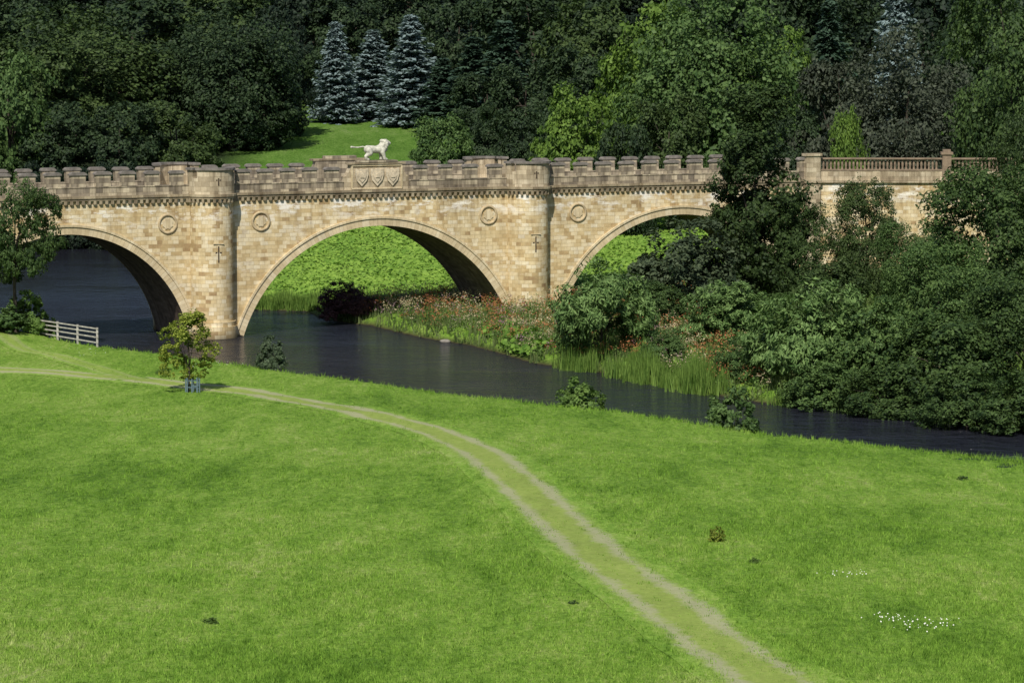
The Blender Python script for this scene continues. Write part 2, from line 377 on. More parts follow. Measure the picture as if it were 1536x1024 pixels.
for yy,sg in ((0,-1),(W,1)):
    def bx(m,x0,x1,p0,p1,z0,z1):
        a,b2=sorted((yy+sg*p0,yy+sg*p1)); m.box(x0,x1,a,b2,z0,z1)
    sc=MB(); co=MB()
    spans=[(SL,TW[0]-1.68),(TW[0]+1.68,TW[1]-1.68),(TW[1]+1.68,38)]
    for a,b_ in spans:
        bx(sc,a,b_,-.02,.20,10.26,10.42); bx(sc,a,b_,-.02,.28,10.42,10.60)
        k=a+.2
        while k<b_-.1:
            bx(co,k,k+.21,-.02,.19,9.98,10.26); k+=.44
    for tx in TW:
        sc.arcblock(tx,yy,1.2,TR+.22,10.26,10.42,2,178,16,sg); sc.arcblock(tx,yy,1.2,TR+.29,10.42,10.60,2,178,16,sg)
        for i in range(13): co.arcblock(tx,yy,1.5,TR+.21,9.98,10.26,6+i*13.2,12+i*13.2,2,sg)
    sc.build('string_course',M['string'],br); co.build('corbel_table',M['string'],br)
    pspans=[(SL,TW[0]-1.65),(TW[0]+1.65,-2.65),(2.65,TW[1]-1.65),(TW[1]+1.65,38)]
    mer=None
    for a,b_ in pspans:
        pb=MB(); bx(pb,a,b_,-.42,.05,10.60,11.20); bx(pb,a,b_,-.45,.09,11.20,11.28); pb.build('parapet',M['para'],br)
        n=max(1,round((b_-a)/1.92)); pit=(b_-a)/n
        for i in range(n):
            cx=a+pit*(i+.5)
            if mer is None:
                m_=MB(); bx(m_,-.54,.54,-.36,.06,11.28,12.12); mer=m_.mesh('merlon',M['para'])
                m_=MB(); y0_,y1_=sorted((yy+sg*-.43,yy+sg*.14)); m_.prism([(-.63,12.12),(.63,12.12),(.63,12.21),(.46,12.34),(-.46,12.34),(-.63,12.21)],y0_,y1_)
                cap=m_.mesh('coping',M['cap'])
            if cx<-46 and sg>0: continue
            o=bpy.data.objects.new('merlon',mer); link(o,br); o.location=(cx,0,random.uniform(-.025,.025)); o.scale=(random.uniform(.9,1.05),1,1)
            link(bpy.data.objects.new('coping',cap),o)
    cb=MB(); bx(cb,-2.1,2.1,-.5,.12,10.60,12.50)
    y0_,y1_=sorted((yy+sg*-.5,yy+sg*.08)); 
    cb.prism([(-2.6,10.60),(-2.1,10.60),(-2.1,12.3),(-2.22,12.0),(-2.4,11.7),(-2.6,11.6)],y0_,y1_)
    cb.prism([(2.1,10.60),(2.6,10.60),(2.6,11.6),(2.4,11.7),(2.22,12.0),(2.1,12.3)],y0_,y1_)
    pan=cb.build('shield_panel' if sg<0 else 'centre_block',M['tpar'] if sg<0 else M['para'],br)
    cm_=MB(); bx(cm_,-2.3,2.3,-.56,.26,12.50,12.64); cm_.build('moulding',M['string'],pan)
    if sg<0:
        fr=MB(); bx(fr,-2.05,2.05,.10,.20,12.36,12.49); bx(fr,-2.05,2.05,.10,.20,10.64,10.74); bx(fr,-2.08,-1.95,.10,.19,10.745,12.355); bx(fr,1.95,2.08,.10,.19,10.745,12.355); fr.build('panel_border',M['vous'],pan)
        for sx in (-1.25,0,1.25):
            shb=MB(); P=[(-.50,.62),(-.2,.53),(0,.62),(.2,.53),(.50,.62),(.54,.16),(.40,-.30),(0,-.72),(-.40,-.30),(-.54,.16)]
            shb.prism([(sx+x,11.58+z) for x,z in P],-.24,-.1)
            shb.prism([(sx+x*.62,11.58+z*.62) for x,z in P],-.30,-.23)
            shb.prism([(sx-.16,11.50),(sx+.16,11.50),(sx+.05,11.80),(sx-.05,11.80)],-.35,-.29)
            shb.build('shield',M['shield'],pan)
        pl=MB(); pl.box(-1.45,1.65,-.3,.62,12.645,12.78); pl.build('statue_plinth',M['para'],br)
    else:
        pl=MB(); pl.box(-1.3,1.3,W-.5,W+.1,12.645,12.85); pl.build('block_cap',M['para'],br)
    for tx in TW:
        tb=MB(); tb.arcblock(tx,yy,.3,TR+.26,-1.6,.9,0,180,20,sg); tb.arcblock(tx,yy,.3,TR+.15,.9,1.25,0,180,20,sg); tb.arcblock(tx,yy,.3,TR,1.25,10.27,0,180,24,sg)
        tb.arcblock(tx,yy,.05,1.55,10.27,10.58,0,180,20,sg)
        tw=tb.build('tower',M['wall'],br,False)
        tp=MB(); tp.arcblock(tx,yy,1.34,TR+.12,10.60,11.75,-4,184,20,sg)
        for a,b_ in ((-4,22),(36,144),(158,184)): tp.arcblock(tx,yy,1.34,TR+.12,11.75,12.35,a,b_,8,sg)
        tp.build('tower_parapet',M['tpar'],tw)
        tc_=MB()
        for a,b_ in ((-7,25),(33,147),(155,187)): tc_.arcblock(tx,yy,1.26,TR+.24,12.35,12.52,a,b_,8,sg)
        tc_.build('tower_coping',M['cap'],tw)
        if sg<0:
            for zc_,hh_,aw in ((6.2,.60,.24),(11.5,.28,.20)):
                rr=(TR if zc_<9 else TR+.12)
                sl=MB(); yb=-rr-.006
                sl.box(tx-.05,tx+.05,yb,yb+.12,zc_-hh_,zc_+hh_); sl.box(tx-aw,tx-.051,yb+.012,yb+.12,zc_+.08,zc_+.18); sl.box(tx+.051,tx+aw,yb+.012,yb+.12,zc_+.08,zc_+.18)
                sl.build('cross_slit',M['hole'],tw)
            hd=MB(); hd.box(tx-.40,tx+.40,-TR-.05,-1.5,6.96,7.02); hd.build('slit_hood',M['vous'],tw)
for s_ in (-16.5,-9.25,9.25,16.85):
    rb=MB(); n=28; vs=[];fs=[]
    for i in range(n):
        a=2*math.pi*i/n
        for k in range(6):
            q=2*math.pi*k/6; rr=.66+.10*math.cos(q); vs.append((s_+rr*math.cos(a),-.03-.09*math.sin(q),8.45+rr*math.sin(a)))
    for i in range(n):
        for k in range(6): fs.append((i*6+k,i*6+(k+1)%6,((i+1)%n)*6+(k+1)%6,((i+1)%n)*6+k))
    rb.add(vs,fs); o=rb.build('roundel',M['rnd'],br,True)
    ib=MB(); ib.prism([(s_+.44*math.cos(-2*math.pi*i/16)*(1 if i%2 else .8),8.45+.44*math.sin(-2*math.pi*i/16)*(1 if i%2 else .8)) for i in range(16)],-.05,.01); ib.build('carved_boss',M['vous'],o)
eb=MB(); eb.box(36.9,38.2,-.4,.1,-1,12.45); eb.box(36.8,38.3,-.5,.2,12.45,12.65); eb.box(36.8,38.3,-.5,.1,10.3,10.6); eb.build('end_pier',M['tpar'],br)
def b2w(s,t,z=0): return Vector((X0+s*math.cos(TH)-t*math.sin(TH),Y0+s*math.sin(TH)+t*math.cos(TH),z))
wp=b2w(38.35,0)
wl=empty('boundary_wall',(wp.x,wp.y,0),R(-1.5)); tag(wl,'stone approach wall with railing of close set balusters right of the bridge','wall')
LW=30
m_=MB(); m_.box(0,LW,0,.6,-1,10.3); m_.build('wall',M['wall'],wl)
m_=MB(); m_.box(0,LW,-.2,.6,10.3,10.52); m_.box(0,LW,-.08,.5,10.52,11.25); m_.build('plinth_course',M['tpar'],wl)
m_=MB(); m_.box(0,LW,-.12,.45,11.25,11.36); m_.box(0,LW,-.12,.45,12.16,12.28); m_.build('coping',M['rail'],wl)
bm_=MB(); bm_.tube([(0,.12,11.36),(0,.12,11.5),(0,.12,11.76),(0,.12,12.04),(0,.12,12.16)],[.105,.075,.10,.07,.10],6); bme=bm_.mesh('baluster',M['rail'])
k=.3;cnt=0
while k<LW-.3 and cnt<97:
    if abs(k-10.1)>.5:
        o=link(bpy.data.objects.new('baluster',bme),wl); o.location=(k,0,0); cnt+=1
    k+=.30
m_=MB(); m_.box(9.75,10.45,-.2,.55,10.52,12.55); m_.box(9.62,10.58,-.3,.65,12.55,12.75); m_.box(9.8,10.4,-.15,.5,12.75,12.95); m_.build('pier',M['rail'],wl)
rd=MB(); 
a0=b2w(38.3,.7);a1=b2w(38.3,W+.5); rd.add([(a0.x,a0.y,10.45),(wp.x+60,wp.y-.9,10.45),(wp.x+60,a1.y+2,10.45),(a1.x,a1.y,10.45),(a0.x,a0.y,0),(wp.x+60,wp.y-.9,0),(wp.x+60,a1.y+2,-1),(a1.x,a1.y,-1)],[(0,1,2,3),(3,2,6,7),(1,5,6,2),(0,4,5,1)])
tag(rd.build('road',M['deck']),'gravel approach road on its embankment behind the boundary wall','road',kind='structure')
# ---------------------------------------------------------------- lion
lv=[];lf=[]
def sph(c,r,sx=1,sy=1,sz=1):
    n,m=10,7; b=len(lv)
    lv.append((c[0],c[1],c[2]-r*sz))
    for j in range(1,m):
        ph=-math.pi/2+math.pi*j/m
        for i in range(n):
            a=2*math.pi*i/n; lv.append((c[0]+r*sx*math.cos(ph)*math.cos(a),c[1]+r*sy*math.cos(ph)*math.sin(a),c[2]+r*sz*math.sin(ph)))
    lv.append((c[0],c[1],c[2]+r*sz)); T=len(lv)-1
    for i in range(n):
        lf.append((b,b+1+(i+1)%n,b+1+i)); lf.append((T,T-n+i,T-n+(i+1)%n))
        for j in range(m-2):
            q=b+1+j*n; lf.append((q+i,q+(i+1)%n,q+n+(i+1)%n,q+n+i))
def chain(P,rs,sy=1):
    for i in range(len(P)-1):
        a=Vector(P[i]);c=Vector(P[i+1]);L=(c-a).length;n=max(1,int(L/.045))
        for k in range(n+1):
            u=k/n; sph(a.lerp(c,u),rs[i]*(1-u)+rs[i+1]*u,1,sy,1)
chain([(-.85,0,.98),(-.5,0,.97),(-.1,0,.93),(.3,0,.99),(.5,0,1.04)],[.34,.33,.32,.40,.41],.85)
chain([(.5,0,1.16),(.66,0,1.38),(.76,0,1.52)],[.41,.39,.31],.95)
chain([(.82,0,1.56),(.98,0,1.54),(1.12,0,1.47)],[.22,.17,.12])
chain([(.98,0,1.41),(1.10,0,1.38)],[.10,.075])
for a in range(11):
    q=R(-120+a*28)
    for sy in (-1,1): sph((.60+.16*math.cos(q*1.7),sy*.26*abs(math.cos(q*.7)),1.32+.36*math.sin(q)),.17)
sph((.62,0,.98),.32);sph((.55,0,.84),.26)
for sy in (-1,1):
    sph((.76,sy*.15,1.78),.07)
    f=.14 if sy<0 else -.04
    chain([(.45,sy*.17,.92),(.42,sy*.2,.70),(.46+f*.5,sy*.2,.40),(.46+f,sy*.2,.13),(.62+f,sy*.2,.08)],[.27,.215,.155,.135,.12])
    g_=-.12 if sy<0 else .12
    chain([(-.82,sy*.15,.92),(-.66+g_*.4,sy*.2,.64),(-.98+g_,sy*.2,.38),(-.92+g_,sy*.2,.13),(-.76+g_,sy*.2,.08)],[.31,.25,.14,.12,.12])
chain([(-1.0,0,1.14),(-1.3,0,1.2),(-1.7,0,1.14),(-2.15,0,1.16)],[.08,.065,.06,.065]); chain([(-2.0,0,1.16),(-2.3,0,1.18)],[.07,.10])
me=bpy.data.meshes.new('lion_statue'); me.from_pydata([tuple(v) for v in lv],[],lf); me.materials.append(M['lion'])
lo=link(bpy.data.objects.new('lion_statue',me)); p=b2w(.15,.16,12.775); lo.location=p; lo.rotation_euler=(0,0,TH); lo.scale=(.90,.90,.86)
lo.modifiers.new('r','REMESH').mode='VOXEL'; lo.modifiers['r'].voxel_size=.03; lo.modifiers['r'].use_smooth_shade=True
tag(lo,'pale statue of a standing lion with straight tail on the bridge parapet','statue')
# ---------------------------------------------------------------- foliage
def nrmz(a): return a/np.maximum(np.linalg.norm(a,axis=1,keepdims=True),1e-6)
def leaves(cent,rad,n,ls,asp,ctr,vert=0.,sq=.8):
    m=len(cent); c=np.repeat(cent,n,0); r=np.repeat(rad,n)[:,None]
    if np.ndim(ctr)==2: ctr=np.repeat(ctr,n,0)
    d=nrmz(rng.normal(size=(m*n,3))); pos=c+d*r*(.35+.65*np.sqrt(rng.random((m*n,1))))*np.array([1,1,sq])
    o=nrmz(c-ctr); nr=nrmz(d*.5+o*.6+rng.normal(size=(m*n,3))*.45+np.array([0,0,.25]))
    t=rng.normal(size=(m*n,3)); t=nrmz(t*(1-vert)+np.array([0,0,1.])*vert*2+d*vert)
    u=nrmz(np.cross(nr,t)); v=np.cross(u,nr)
    s=(ls*rng.uniform(.6,1.3,(m*n,1)))
    u=u*s/asp; v=v*s
    return pos,u,v
def quads(Vv): return np.arange(len(Vv)).reshape(-1,4)
def crown_mesh(name,w,h,shape,nl,nc,nf,ls,asp=1.6,vert=0.,z0=0.,seed=0):
    global rng
    rng=np.random.default_rng(seed+100)
    a=w/2;c=h/2; cen=[];rad=[]
    ctr=np.array([0,0,z0+c*(.8 if shape in('broad','tall') else .5)])
    for i in range(nl):
        d=nrmz(rng.normal(size=(1,3)))[0]
        if shape=='tall':
            zz=rng.uniform(.04,.95); prof=(1-((zz-.30)/.72)**2)**.5*rng.uniform(.35,1.); th=rng.uniform(0,6.28)
            lc=np.array([a*.75*prof*math.cos(th),a*.75*prof*math.sin(th),z0+zz*h]); lr=rng.uniform(.24,.38)*a
        elif shape in('bush','willow'):
            th=rng.uniform(0,6.28); k=math.sqrt(rng.uniform(.0,.62)); zt=math.sqrt(max(.05,1-k*k*1.15))*rng.uniform(.25,.8)
            lc=np.array([a*k*math.cos(th),a*k*math.sin(th),h*zt]); lr=rng.uniform(.22,.38)*min(a,h*.7)
        else:
            th=rng.uniform(0,6.28); zz=rng.uniform(-.85,.8); pr=math.sqrt(1-(zz*.75 if zz<0 else zz)**2)*rng.uniform(.55,1)
            lc=np.array([a*.72*pr*math.cos(th),a*.72*pr*math.sin(th),z0+c+c*zz]); lr=rng.uniform(.2,.36)*min(a,c)
        sd=nrmz(rng.normal(size=(nc,3))+.5*(lc-ctr)/max(a,c))
        cc=lc+sd*lr*rng.uniform(.7,1.1,(nc,1))*np.array([1,1,.8])
        cen.append(cc); rad.append(np.full(nc,lr)*rng.uniform(.28,.5,nc))
    cen=np.concatenate(cen); rad=np.concatenate(rad)
    sx_=a/np.percentile(np.hypot(cen[:,0],cen[:,1]),96)*.95
    lo_,hi_=np.percentile(cen[:,2],1),np.percentile(cen[:,2],99)
    cen[:,:2]*=sx_; cen[:,2]=z0+(cen[:,2]-lo_)/(hi_-lo_)*(h*.95)+.05*h*(shape in('bush','willow'))
    pos,u,v=leaves(cen,rad,nf,ls,asp,ctr,vert)
    Vv=np.stack([pos-v,pos+u-v*.1,pos+v,pos-u-v*.1],1).reshape(-1,3)
    Vv[:,2]=np.maximum(Vv[:,2],.0)
    return npmesh(name,Vv,quads(Vv)), (cen,rad)
def trunk_mesh(h,w,r,targets,top=.75,lean=.02):
    m=MB(); pts=[];rad=[]
    for i in range(7):
        u=i/6; pts.append((lean*h*math.sin(u*3),lean*h*math.cos(u*4)*.5,-.3+u*h*top)); rad.append(r*(1-.8*u)+(.35*r if i==0 else 0))
    m.tube(pts,rad,8)
    for k in range(min(9,len(targets))):
        tg=Vector(targets[k]); u=random.uniform(.25,.75); b=Vector((lean*h*math.sin(u*3),0,-.3+u*h*top)); mid=b.lerp(tg,.5)+Vector((0,0,.05*h))
        m.tube([b,mid,tg],[r*.4*(1-u*.4),r*.25,r*.06],5)
    return m.mesh('trunk',M['bark'])
def spruce_mesh(name,h,w,seed,droop=.3,nlev=34,ls=.25):
    rg=np.random.default_rng(seed); P=[];U=[];Vd=[]
    side=[rg.uniform(.75,1.15) for _ in range(12)]
    for i in range(nlev):
        u=.02+.96*(i/nlev)+rg.uniform(-.01,.01); r=w/2*(1-u)**.72+.12; nb=int(8+9*(1-u)); th0=rg.uniform(0,6.28)
        for b in range(nb):
            th=th0+6.283*b/nb+rg.uniform(-.25,.25); rr=r*rg.uniform(.5,1.2)*side[int((th%6.283)/6.284*12)]; npt=int(5+rr*5); uu=u+rg.uniform(-.022,.022)
            for k in range(npt):
                s=(k+.5)/npt*rr; 
                for sd in (-1,0,1):
                    sw=sd*(.12+.26*(1-s/rr))*rg.uniform(.5,1.2)
                    x=s*math.cos(th)-sw*math.sin(th); y=s*math.sin(th)+sw*math.cos(th); z=h*uu-droop*s*(1-.5*s/rr)+.14*rr*(s/rr)**2+rg.uniform(-.16,.16)
                    P.append((x,y,z)); U.append((math.cos(th+sd*.7),math.sin(th+sd*.7),-.15+rg.uniform(-.5,.4))); Vd.append((-math.sin(th),math.cos(th),rg.uniform(-1.,1.)))
    P=np.array(P);U=nrmz(np.array(U))*ls*1.1*rg.uniform(.6,1.3,(len(P),1));Vd=nrmz(np.array(Vd))*ls*.6
    Vv=np.stack([P-U,P+Vd,P+U,P-Vd],1).reshape(-1,3); return npmesh(name,Vv,quads(Vv))
PROTO={}
def proto(kind,var):
    key=(kind,var)
    if key in PROTO: return PROTO[key]
    if kind=='broad': w_,h_=12.,12.; cm,(ce,ra)=crown_mesh('crown',w_,h_*.96,'broad',40,15,30,.21,z0=h_*.04,seed=10+var); tr=(h_,w_,.32)
    elif kind=='dome': w_,h_=16.,15.; cm,(ce,ra)=crown_mesh('crown',w_,h_,'bush',64,18,30,.19,seed=20+var); tr=(h_,w_,.35)
    elif kind=='near': w_,h_=12.,13.; cm,(ce,ra)=crown_mesh('crown',w_,h_*.97,'broad',52,20,36,.14,z0=h_*.03,seed=30+var); tr=(h_,w_,.3)
    elif kind=='high': w_,h_=12.,13.; cm,(ce,ra)=crown_mesh('crown',w_,h_*.66,'broad',40,18,34,.14,z0=h_*.34,seed=40+var); tr=(h_,w_,.3)
    elif kind=='tall': w_,h_=7.5,16.; cm,(ce,ra)=crown_mesh('crown',w_,h_*.93,'tall',64,15,38,.14,z0=h_*.07,seed=50+var); tr=(h_,w_,.2)
    elif kind=='bush': w_,h_=6.,4.6; cm,(ce,ra)=crown_mesh('crown',w_,h_,'bush',34,15,34,.11,seed=70+var); tr=(h_,w_,.1)
    elif kind=='willow': w_,h_=6.,5.; cm,(ce,ra)=crown_mesh('crown',w_,h_,'willow',34,15,38,.17,asp=3.6,vert=.6,seed=90+var); tr=(h_,w_,.1)
    elif kind=='small': w_,h_=3.6,5.; cm,(ce,ra)=crown_mesh('crown',w_,h_*.82,'tall',24,10,26,.085,z0=h_*.18,seed=120+var); tr=(h_,w_,.06)
    elif kind=='shrub': w_,h_=2.2,1.7; cm,(ce,ra)=crown_mesh('crown',w_,h_,'bush',20,10,24,.075,seed=140+var); tr=(h_,w_,.04)
    elif kind=='spruce': w_,h_=6.,14.; cm=spruce_mesh('crown',h_,w_,200+var); tr=(h_,w_,.2); ce=np.zeros((0,3))
    idx=rng.permutation(len(ce))[:9] if len(ce) else []
    tm=trunk_mesh(tr[0],tr[1],tr[2],[ce[i]*np.array([.75,.75,.95]) for i in idx],.75 if kind!='spruce' else .97, .02 if kind!='spruce' else 0)
    PROTO[key]=(cm,tm,w_,h_); return PROTO[key]
LM={
 'dark':mat_leaf('dark_forest_leaves',(.012,.025,.012),(.046,.075,.029)),
 'vdark':mat_leaf('deep_shade_leaves',(.008,.016,.011),(.027,.045,.023)),
 'olive':mat_leaf('olive_leaves',(.020,.038,.011),(.068,.104,.030)),
 'mid':mat_leaf('mid_green_leaves',(.032,.068,.018),(.102,.165,.048)),
 'lime':mat_leaf('lime_leaves',(.045,.09,.014),(.14,.225,.038),.28),
 'grey':mat_leaf('grey_olive_leaves',(.028,.036,.024),(.075,.090,.056)),
 'gshrub':mat_leaf('grey_green_shrub_leaves',(.026,.042,.022),(.084,.112,.055)),
 'bgrey':mat_leaf('blue_grey_needles',(.12,.165,.165),(.235,.305,.305),.15),
 'needle':mat_leaf('dark_green_needles',(.016,.035,.022),(.058,.098,.060),.1),
 'willow':mat_leaf('willow_leaves',(.055,.110,.028),(.175,.265,.085)),
 'near':mat_leaf('dark_riverside_leaves',(.018,.040,.011),(.072,.118,.032)),
 'alder':mat_leaf('dark_alder_leaves',(.013,.028,.008),(.052,.084,.024)),
 'riv':mat_leaf('riverside_mid_leaves',(.032,.068,.018),(.112,.178,.050)),
 'yell':mat_leaf('yellow_green_leaves',(.09,.13,.015),(.28,.32,.05),.3),
 'fresh':mat_leaf('fresh_green_leaves',(.05,.10,.02),(.16,.25,.06),.3),
 'purp':mat_leaf('purple_brown_leaves',(.04,.020,.022),(.11,.052,.055)),
 'shrub':mat_leaf('grey_green_leaves',(.03,.05,.025),(.11,.15,.08)),
}
TC=[0]
def tree(name,label,cat,px,ytop,Y,wpx,mat,kind,var=0,group=None,rot=None):
    Xc,_,zt=atY(px,ytop,Y); zg=hz(Xc,Y)
    ht=zt-zg; wd=wpx/F*Y
    cm,tm,w_,h_=proto(kind,var)
    TC[0]+=1
    e=empty(name,(Xc,Y,zg-.05),rot if rot is not None else (TC[0]*2.39996)%6.283,(wd/w_,wd/w_,ht/h_))
    tag(e,label,cat,group)
    for nm,me,mt in (('trunk',tm,M['bark']),('crown' if kind not in('bush','willow','shrub') else 'foliage',cm,LM[mat])):
        o=bpy.data.objects.new(nm,me); link(o,e)
        if len(me.materials)==0: me.materials.append(LM[mat])
        o.material_slots[0].link='OBJECT'; o.material_slots[0].material=mt
    return e
T=tree
G1='dark trees of the wood behind the bridge'
L1='dark leafy tree in the shaded wood filling the hillside behind the bridge'
k=0
for px in range(-150,1760,105):
    T('broadleaf_tree',L1,'tree',px+random.uniform(-20,20),random.uniform(-150,-110),random.uniform(515,530),random.uniform(190,240),'vdark','broad',k%4,G1); k+=1
for px in range(-120,1700,80):
    T('broadleaf_tree',L1,'tree',px+random.uniform(-20,20),random.uniform(-90,-50),random.uniform(482,500),random.uniform(170,230),'vdark','broad',k%4,G1); k+=1
for px in range(-100,1680,90):
    T('broadleaf_tree',L1,'tree',px+random.uniform(-20,20),random.uniform(-50,20),random.uniform(448,460),random.uniform(150,200),'dark' if k%3 else 'vdark','broad',k%4,G1); k+=1
for px,yt,Y,w_,m_ in [(0,0,400,230,'dark'),(300,-20,415,240,'olive'),(405,10,405,130,'vdark'),(40,60,378,200,'olive'),(690,-10,436,150,'dark'),(800,-10,415,210,'dark'),(890,0,390,180,'olive'),(790,90,385,130,'dark'),(1240,-30,400,220,'dark'),(1390,-40,390,240,'vdark'),(1480,0,360,200,'dark'),(1150,-60,400,200,'dark'),(200,-10,410,240,'dark'),(730,110,392,120,'dark')]:
    T('broadleaf_tree',L1,'tree',px,yt,Y,w_,m_,'broad',k%4,G1); k+=1
T('broadleaf_tree','broad olive green tree with lit crown at the far left of the wood','tree',130,25,388,300,'olive','dome',1)
T('broadleaf_tree','tall dark rounded tree left of the lawn and the blue grey spruces','tree',345,20,390,230,'dark','dome',0)
T('broadleaf_tree','low olive tree just above the bridge parapet left of the left tower','tree',262,150,362,150,'olive','broad',3)
T('broadleaf_tree','low dark tree overhanging the lawn beside the left tower','tree',378,120,392,150,'dark','broad',0)
T('broadleaf_tree','leafy tree at the left frame edge above the parapet','tree',10,70,360,150,'mid','broad',2)
T('broadleaf_tree','small dark round tree above the parapet near the left frame edge','tree',95,150,362,160,'dark','broad',0)
T('broadleaf_tree','small dark tree between olive trees above the left parapet','tree',180,150,358,140,'dark','broad',2)
for i,(px,Y) in enumerate(((-40,331),(25,336),(80,339),(130,341),(185,338),(235,333),(110,346),(170,345),(60,344),(215,341))):
    T('round_shrub','dark shaded bush at the river end seen through the left arch','bush',px,[270,285,272,290,278,280,255,250,250,255][i],Y,105,'vdark','bush',i%3,'dark bushes at the river end behind the left arch')
T('spruce_tree','blue grey spruce, leftmost of the three on the lawn behind the lion','tree',504,27,425,92,'bgrey','spruce',0,rot=.4)
T('spruce_tree','blue grey spruce, middle and lowest of the three behind the lion','tree',560,42,430,104,'bgrey','spruce',1,rot=2.)
T('spruce_tree','tallest blue grey spruce, right of the three behind the lion','tree',616,17,420,118,'bgrey','spruce',2,rot=1.)
T('spruce_tree','dark green conifer standing just right of the blue grey spruces','tree',664,85,412,100,'needle','spruce',1)
T('spruce_tree','dark green conifer between the spruces and the right tower','tree',709,50,405,120,'needle','spruce',0)
T('spruce_tree','tall dark conifer above the right tower of the bridge','tree',757,25,400,120,'needle','spruce',2)
T('spruce_tree','bluish conifer at the top edge right of the big green tree','tree',1345,-50,385,110,'bgrey','spruce',1)
T('spruce_tree','dark conifer behind the grey round trees right of the big green tree','tree',1245,-10,350,130,'needle','spruce',0)
T('round_shrub','mid green round shrub on the lawn right of the lion','shrub',665,180,345,100,'mid','bush',0)
T('round_shrub','dark shrub on the lawn left of the right tower','shrub',725,185,350,90,'dark','bush',1)
T('round_shrub','dark shrub on the lawn behind the right tower','shrub',785,170,352,110,'dark','bush',2)
T('broadleaf_tree','dark spreading tree left of the big green tree','tree',872,70,372,160,'dark','broad',1)
T('broadleaf_tree','lime green tree on the left flank of the big green tree','tree',968,0,350,165,'lime','broad',3)
T('broadleaf_tree','lime green tree on the right flank of the big green tree','tree',1162,40,350,130,'lime','broad',0)
T('broadleaf_tree','big rounded green tree standing behind the right arch','tree',1070,-10,332,285,'mid','dome',2,rot=.7)
T('broadleaf_tree','dark green lower tree in front of the big green tree','tree',1005,140,314,140,'olive','broad',1)
T('round_shrub','lime green shrub above the parapet right of the right tower','shrub',866,140,322,140,'lime','bush',2)
T('round_shrub','dark shrub above the parapet below the big green tree','shrub',935,195,310,100,'dark','bush',0)
T('broadleaf_tree','dark tree above the parapet end left of the balustrade','tree',1185,160,312,110,'dark','broad',2)
T('round_shrub','small lime shrub between grey trees above the balustrade','shrub',1268,178,290,70,'lime','bush',0)
T('broadleaf_tree','grey green rounded tree above the balustrade pier','tree',1365,62,305,230,'grey','dome',1)
T('broadleaf_tree','grey green tree left of the rounded grey tree above the balustrade','tree',1262,90,312,150,'grey','broad',3)
T('broadleaf_tree','tall rounded tree at the right frame edge above the balustrade','tree',1530,-50,282,230,'near','near',0)
# riverside, right
T('alder_tree','tall dark alder rising in front of the bridge at the right arch','tree',1138,120,248,158,'alder','tall',0)
T('round_shrub','grey green shrub below the right arch beside the alder','shrub',1030,334,244,190,'gshrub','bush',1)
T('willow_bush','rounded willow bush at the water beside the right arch','bush',905,404,223,168,'willow','willow',0)
T('willow_bush','willow bush just left of the alder foot','bush',1095,424,226,165,'willow','willow',1)
T('willow_bush','pale spreading willow at the waterside right of the reeds','bush',1215,436,206,205,'willow','willow',2)
T('broadleaf_tree','dark young tree pressed against the right side of the alder','tree',1198,300,247,105,'near','near',1)
T('broadleaf_tree','feathery olive tree in front of the approach wall','tree',1298,268,247,115,'olive','near',2)
T('broadleaf_tree','green tree below the balustrade between feathery tree and big dark tree','tree',1372,330,240,120,'mid','near',0)
T('broadleaf_tree','big dark tree at the right frame edge above the water','tree',1500,240,216,240,'near','near',1)
T('broadleaf_tree','tall dark tree at the right frame edge hiding the end of the balustrade','tree',1548,165,238,150,'alder','near',2)
T('broadleaf_tree','rounded green tree in front of the big dark tree','tree',1410,360,208,180,'riv','near',2)
T('broadleaf_tree','dark tree at the right frame edge leaning over the water','tree',1545,400,198,210,'near','near',0)
T('round_shrub','dark dense bush overhanging the water below the rounded green tree','bush',1420,485,196,190,'near','bush',0)
T('round_shrub','green bush between the pale willow and the rounded green tree','bush',1315,455,203,150,'riv','bush',2)
T('round_shrub','olive bush behind the pale willow under the alder','bush',1245,395,236,120,'olive','bush',0)
T('round_shrub','brownish green bush at the alder foot','bush',1162,440,242,100,'mid','bush',2)
T('round_shrub','dark green bush behind the two willows','bush',985,425,238,100,'near','bush',0)
T('round_shrub','small green bush in the weeds between the two willows','bush',1000,495,217,80,'mid','bush',1)
T('round_shrub','green bush at the water edge left of the pale willow','bush',1130,500,209,110,'mid','bush',2)
T('round_shrub','low green bush overhanging the water below the pale willow','bush',1235,545,200,130,'riv','bush',1)
T('round_shrub','low dark bush overhanging the water between willow and frame edge','bush',1325,555,196.5,140,'near','bush',0)
T('round_shrub','low dark bush trailing in the water near the right frame edge','bush',1450,560,191,150,'near','bush',2)
T('round_shrub','low dark bush trailing in the water at the right frame edge','bush',1540,560,188,150,'near','bush',1)
# left
T('broadleaf_tree','dark tree in front of the left arch at the left frame edge','tree',22,264,233,140,'near','high',0)
T('round_shrub','leafy light green plant on the bank behind the white fence','plant',42,437,234,70,'fresh','shrub',0)
T('round_shrub','low green plant on the bank left of the white fence','plant',8,458,232,70,'mid','shrub',1)
T('round_shrub','small weed at the left end of the white fence','plant',66,466,234.8,40,'fresh','shrub',1)
x,y,z=ground(289,588)
T('sapling_tree','small yellow green tree in a guard beside the track','tree',281,464,y,92,'yell','small',0)
T('round_shrub','small grey green shrub on the near bank right of the small guarded tree','shrub',404,505,214,52,'shrub','shrub',0)
T('round_shrub','small leafy bush on the near bank at the river bend','bush',872,568,193.5,86,'fresh','shrub',1)
T('round_shrub','dark leafy bush on the near bank where the river narrows','bush',1098,583,180.5,96,'mid','shrub',0)
T('round_shrub','purple brown bush at the water under the middle arch','bush',520,424,257,92,'purp','bush',1)
